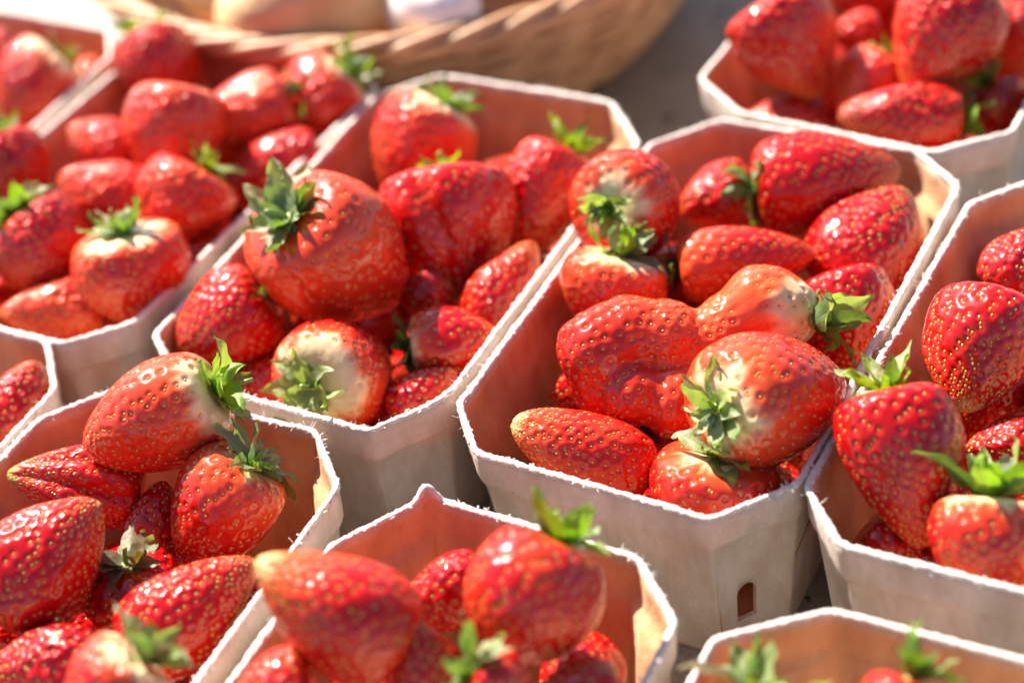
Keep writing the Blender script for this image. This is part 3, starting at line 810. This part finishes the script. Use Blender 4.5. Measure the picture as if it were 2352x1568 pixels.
'E5': ('E', 1155, 1580, 85, 85, -30, 0, 7.0, dict(res=MI, hue=.4, cal=cal(s=1.3, n=8, lift=.2, m='d')), 'very blurred strawberry with pale leaves to its left at the bottom edge'),
'E6': ('E', 1330, 1600, 100, 90, 180, 0, 5.8, dict(res=MI, hue=.2), 'very blurred strawberry at the bottom edge below the big rounded one'),
'E7': ('E', 630, 1590, 105, 98, 200, 0, 6.51, dict(res=MI, hue=.5), 'very blurred strawberry at the bottom edge beside the left rim'),
'F1': ('F', 2245, 810, 148, 135, 250, 18, 6.4, dict(res=HI, hue=.4, tip=.5, spacing=.33), 'glossy strawberry with a cream tip facing down in the right hand tray'),
'F2': ('F', 2082, 1066, 190, 138, -78, 8, 6.05, dict(res=HI, hue=.25, point=.3, spacing=.40, cal=cal(s=1.25, n=9, lift=.45, curl=.3, m='y')), 'tall strawberry with its point down beside the left rim of the right hand tray'),
'F3': ('F', 2265, 1262, 130, 128, 266, 5, 5.2, dict(res=HI, hue=.75, w=.5, cal=cal(s=1.75, n=13, lift=.6, curl=.2, m='y', wid=.9)), 'blurred orange strawberry in front with long spiky green leaves'),
'F4': ('F', 2352, 605, 92, 95, 60, 10, 6.2, dict(res=MI, hue=.25, cal=cal(s=1.2, n=9, lift=.4, m='g')), 'strawberry at the right photo edge, leaves above the cream tipped one'),
'F5': ('F', 2330, 1030, 110, 90, 180, 0, 4.6, dict(res=MI, hue=.0), 'strawberry in deep shade at the right edge under the cream tipped one'),
'F6': ('F', 2050, 1265, 85, 70, -40, 0, 3.34, dict(res=LO, hue=.0), 'strawberry in deep shade behind the front rim of the right hand tray'),
'G1': ('G', 2065, 1632, 85, 100, 250, 0, 6, dict(res=MI, hue=.5, cal=cal(s=1.2, n=8, lift=.6, m='g')), 'blurred strawberry top at the bottom edge of the bottom right tray'),
'G2': ('G', 1710, 1685, 100, 100, 260, 0, 5.4, dict(res=MI, hue=.5, cal=cal(s=1.5, n=9, lift=.8, m='g')), 'strawberry below the bottom edge of which mostly green leaves show'),
'R1': ('R', 1818, 105, 128, 124, -60, 0, 6.77, dict(res=MI, hue=.45), 'big blurred round strawberry at the left of the top right tray'),
'R2': ('R', 2160, 92, 140, 128, 240, 5, 6.99, dict(res=MI, hue=.35, w=.35), 'big blurred strawberry on top in the top right tray, greenish shoulder'),
'R3': ('R', 1988, 205, 92, 78, 235, 0, 5.16, dict(res=MI, hue=.85, cal=cal(s=1.1, n=9, lift=.2, m='d')), 'orange strawberry with pale green leaf between the two big ones'),
'R4': ('R', 2072, 268, 152, 76, 180, 0, 5.46, dict(res=MI, hue=.35, cal=cal(s=1.1, n=9, lift=.3, m='g')), 'long strawberry lying along the front rim of the top right tray'),
'R5': ('R', 1805, 275, 98, 60, 180, 0, 3.96, dict(res=MI, hue=.4), 'strawberry half hidden behind the front left rim of the top right tray'),
'R6': ('R', 2305, 262, 78, 85, -60, 0, 3.75, dict(res=LO, hue=.0, cal=cal(s=1.1, n=8, lift=.3, m='g')), 'shaded strawberry in the front right corner of the top right tray'),
'R7': ('R', 2352, 85, 80, 110, -80, 0, 4.89, dict(res=LO, hue=.0), 'dark strawberry at the right photo edge in the top right tray'),
'R8': ('R', 1965, 75, 55, 50, 180, 0, 5.6, dict(res=LO, hue=.5), 'small strawberry seen between the two big ones of the top right tray'),
'R9': ('R', 1985, -15, 80, 60, 180, 0, 5.4, dict(res=LO, hue=.3), 'strawberry cut by the top edge of the photo'),
}
TN = {'A': 'left back tray', 'B': 'centre left tray', 'C': 'centre right tray', 'D': 'lower left tray', 'E': 'bottom centre tray', 'F': 'right hand tray', 'G': 'bottom right tray', 'R': 'top right tray', 'P': 'top left tray', 'L': 'left edge tray'}
def place(key, c, L, B, ang, tilt, o, label, group):
    body, seeds, pole, ca, ax, r = build_berry(key, c, L, B, ang, tilt, o, o.get('res', MI))
    root = bpy.data.objects.new('strawberry', None); COL.objects.link(root); root.location = c * CM
    root.empty_display_size = .01
    tag(root, label, 'strawberry', group)
    obj('flesh', body, root)
    tag(obj('seeds', seeds, root), kind='stuff')
    if 'cal' in o: build_calyx(root, pole, ca, r, o, key)
    return root
for key, (tr, cx, cy, a, b, ang, tilt, z, o, label) in B_.items():
    c = at(cx, cy, z); s = depth(c) / FPX
    k_ = {'A': 1.14, 'P': 1.08, 'C': 1.05, 'B': 1.06, 'D': 1.03, 'R': 1.04, 'F': 1.02}.get(tr, 1.0) if key not in ('C1',) else 1.0
    A, B = a * s * k_, b * s * k_; ti = math.radians(tilt)
    L = math.sqrt(max((A * A - (B * math.sin(ti)) ** 2) / math.cos(ti) ** 2, (.75 * B) ** 2)); L = min(L, 1.9 * B)
    if 'tray' not in label: label = label + ', ' + TN[tr]
    else: label = label.replace('its tray', 'the ' + TN[tr]).replace('the tray', 'the ' + TN[tr])
    place(key, c, L, B, ang, tilt, o, label, 'strawberries on top in the trays')

# buried berries under the top layer: four shapes, copied
protos = []
for q in range(4):
    body, seeds, pole, ca, ax, r = build_berry('under%d' % q, np.array([0, 55., 3.]), 1.75 + .1 * q, 1.45 + .05 * q, q * 77 + 20, 10 - q * 12, dict(hue=.1 + .1 * q), LO)
    protos.append((body, seeds))
taken = [(B_[k][0], at(B_[k][1], B_[k][2], B_[k][7]), B_[k][3] * depth(at(B_[k][1], B_[k][2], B_[k][7])) / FPX) for k in B_]
for ti_, (k, poly) in enumerate(TRAYS.items()):
    P = np.array(poly); ce = P.mean(0)
    u = norm(P[2] - P[1]); v2 = norm(P[4] - P[3])
    for layer in range(2):
        for i in range(5):
            for j in range(3):
                q = ce + v2 * ((i - 2) * 3.05 + (.5 if layer else 0) + rnd.uniform(-.2, .2)) + u * ((j - 1) * 2.85 + rnd.uniform(-.2, .2))
                z = .95 if layer == 0 else 3.3
                p3 = np.array([q[0], q[1], z])
                # keep those that can be seen at all
                d = p3 - np.array([0, 0, HCAM]); dd = d @ (-TOW); px = 1176 + (d @ IR) / dd * FPX; py = 784 - (d @ IU) / dd * FPX
                if not (-120 < px < 2470 and -150 < py < 1690): continue
                if layer == 1 and k in 'G': continue
                if layer == 1 and any(t == k and np.linalg.norm(c - p3) < rr + 1.15 for t, c, rr in taken): continue
                if any(t == k and np.linalg.norm(c - p3) < rr * .8 + 1.2 for t, c, rr in taken): 
                    continue
                bd, sdm = protos[rnd.randrange(4)]
                root = bpy.data.objects.new('strawberry', None); COL.objects.link(root); root.location = p3 * CM
                root.rotation_euler = (rnd.uniform(-.5, .5), rnd.uniform(-.5, .5), rnd.uniform(0, 6.28))
                s = .86 if layer == 0 else .8; root.scale = (s, s, s)
                row = ('by the front wall', 'in the front half', 'halfway back', 'in the back half', 'by the back wall')[i]; side_ = ('left', 'middle', 'right')[j]
                lv = 'on the tray floor' if layer == 0 else 'just under the top ones'
                tag(root, 'shaded strawberry %s, %s %s, %s' % (lv, row, side_, TN[k]), 'strawberry', 'buried strawberries of the ' + TN[k])
                obj('flesh', bd, root); tag(obj('seeds', sdm, root), kind='stuff')

# ---------------------------------------------------------------- wicker basket
def basket():
    c = np.array([-1.4, 87.9]); r0, r1, zt = 10.2, 14.8, 7.2
    root = bpy.data.objects.new('wicker_basket', None); COL.objects.link(root); root.location = (c[0] * CM, c[1] * CM, ZT * CM)
    tag(root, 'round wicker basket of tan cane with a twisted rim behind the berry trays', 'basket')
    ns = 34
    def rad(z): return r0 + (r1 - r0) * (z / zt) ** .75
    # stakes
    for i in range(ns):
        th = i / ns * 2 * PI
        pts = [((rad(z)) * math.cos(th), rad(z) * math.sin(th), z) for z in np.linspace(.1, zt - .2, 9)]
        V, F = tube(pts, .17, 6); obj('stake', mesh_np('stake', V, F, mats=[WICK]), root)
    nrow = 19; K = 420
    for q in range(nrow):
        z0 = .3 + q * (zt - .55) / (nrow - 1)
        s = np.arange(K) / K * 2 * PI
        wv = np.sin(s * ns / 2 + q * PI)
        rr = rad(z0) + .2 * wv
        z = z0 + .03 * np.cos(s * ns / 2 + q * 1.7) + .06 * np.sin(7 * s + q * .3)
        V, F = tube(np.column_stack([rr * np.cos(s), rr * np.sin(s), z]), .19 + .03 * math.sin(q * 2.3), 8, True)
        obj('woven_strand', mesh_np('woven_strand', V, F, mats=[WICK]), root)
    for q in range(5):
        s = np.arange(700) / 700 * 2 * PI; ph = 9 * s + q * 2 * PI / 5 + .25 * np.sin(5 * s + q)
        rr = r1 + .36 * np.cos(ph); z = zt + .36 * np.sin(ph)
        V, F = tube(np.column_stack([rr * np.cos(s), rr * np.sin(s), z]), .25 + wobble(700, q + 50, .05, (9, 17, 31)), 9, True)
        obj('rim_strand', mesh_np('rim_strand', V, F, mats=[WICK]), root)
    s = np.arange(300) / 300 * 2 * PI
    V, F = tube(np.column_stack([r1 * np.cos(s), r1 * np.sin(s), zt + 0 * s]), .2, 8, True)
    obj('rim_light_block', mesh_np('rim_light_block', V, F, mats=[WICK]), root)  # added tube hidden in the twist, closes its gaps to sunlight
    zz = np.linspace(.15, zt - .1, 10); kk = 90; th = np.arange(kk) / kk * 2 * PI
    A = np.array([[(rad(z) - .42) * math.cos(t_), (rad(z) - .42) * math.sin(t_), z] for z in zz for t_ in th])
    Bq = np.array([[(rad(z) - .34) * math.cos(t_), (rad(z) - .34) * math.sin(t_), z] for z in zz for t_ in th])
    obj('light_block_liner', mesh_np('light_block_liner', np.concatenate([A, Bq]), [np.concatenate([grid_faces(10, kk), grid_faces(10, kk, off=len(A), flip=True)])], mats=[WICK]), root)  # added unseen sheet that keeps sun from dotting through the weave
    # floor
    k = 60; th = np.arange(k) / k * 2 * PI
    V = np.concatenate([np.column_stack([r0 * np.cos(th), r0 * np.sin(th), np.full(k, .15)]), np.column_stack([r0 * np.cos(th), r0 * np.sin(th), np.full(k, .35)]), [[0, 0, .15], [0, 0, .35]]])
    j = np.arange(k)
    F = [grid_faces(2, k), np.concatenate([np.stack([np.full(k, 2 * k), (j + 1) % k, j], -1), np.stack([np.full(k, 2 * k + 1), k + j, k + (j + 1) % k], -1)])]
    obj('floor', mesh_np('floor', V, F, mats=[WICK]), root)
basket()
def lump(name, c, size, m, label, cat, seed, group=None):
    M, NN = 40, 56
    ph = np.linspace(0, PI, M + 1)[:, None]; th = (np.arange(NN) / NN * 2 * PI)[None]
    D = np.stack([np.sin(ph) * np.cos(th), np.sin(ph) * np.sin(th), np.cos(ph) * np.ones_like(th)], -1).reshape(-1, 3)
    r = 1 + .10 * np.array([noise.noise(Vector(d * 1.3 + seed)) for d in D]) + .03 * np.array([noise.noise(Vector(d * 5 + seed)) for d in D])
    V = D * r[:, None] * np.array(size)
    o = obj(name, mesh_np(name, V, grid_faces(M + 1, NN, flip=True), mats=[m]), None, c)
    o.rotation_euler = (0, 0, seed)
    tag(o, label, cat, group); return o
lump('potato', at(740, -12, 6.6), (4.4, 3.2, 2.6), POT, 'large tan potato left of the white paper in the wicker basket', 'potato', .3, 'potatoes in the wicker basket')
lump('potato', at(545, -52, 6.2), (3.0, 2.6, 2.2), POT, 'tan potato at the far left inside wall of the wicker basket', 'potato', 1.9, 'potatoes in the wicker basket')
lump('potato', at(1165, -22, 6.0), (3.2, 2.8, 2.2), POTD, 'dark brown potato right of the white paper in the basket', 'potato', 4.2, 'potatoes in the wicker basket')
lump('potato', at(1360, -90, 4.0), (3.4, 2.8, 2.4), POTD, 'dark brown potato at the right inside wall of the basket', 'potato', 2.2, 'potatoes in the wicker basket')
lump('paper_bundle', at(1003, -8, 6.6), (2.7, 2.2, 2.1), PAPER, 'bright white crumpled paper bundle between the potatoes in the wicker basket', 'paper', 5.1)
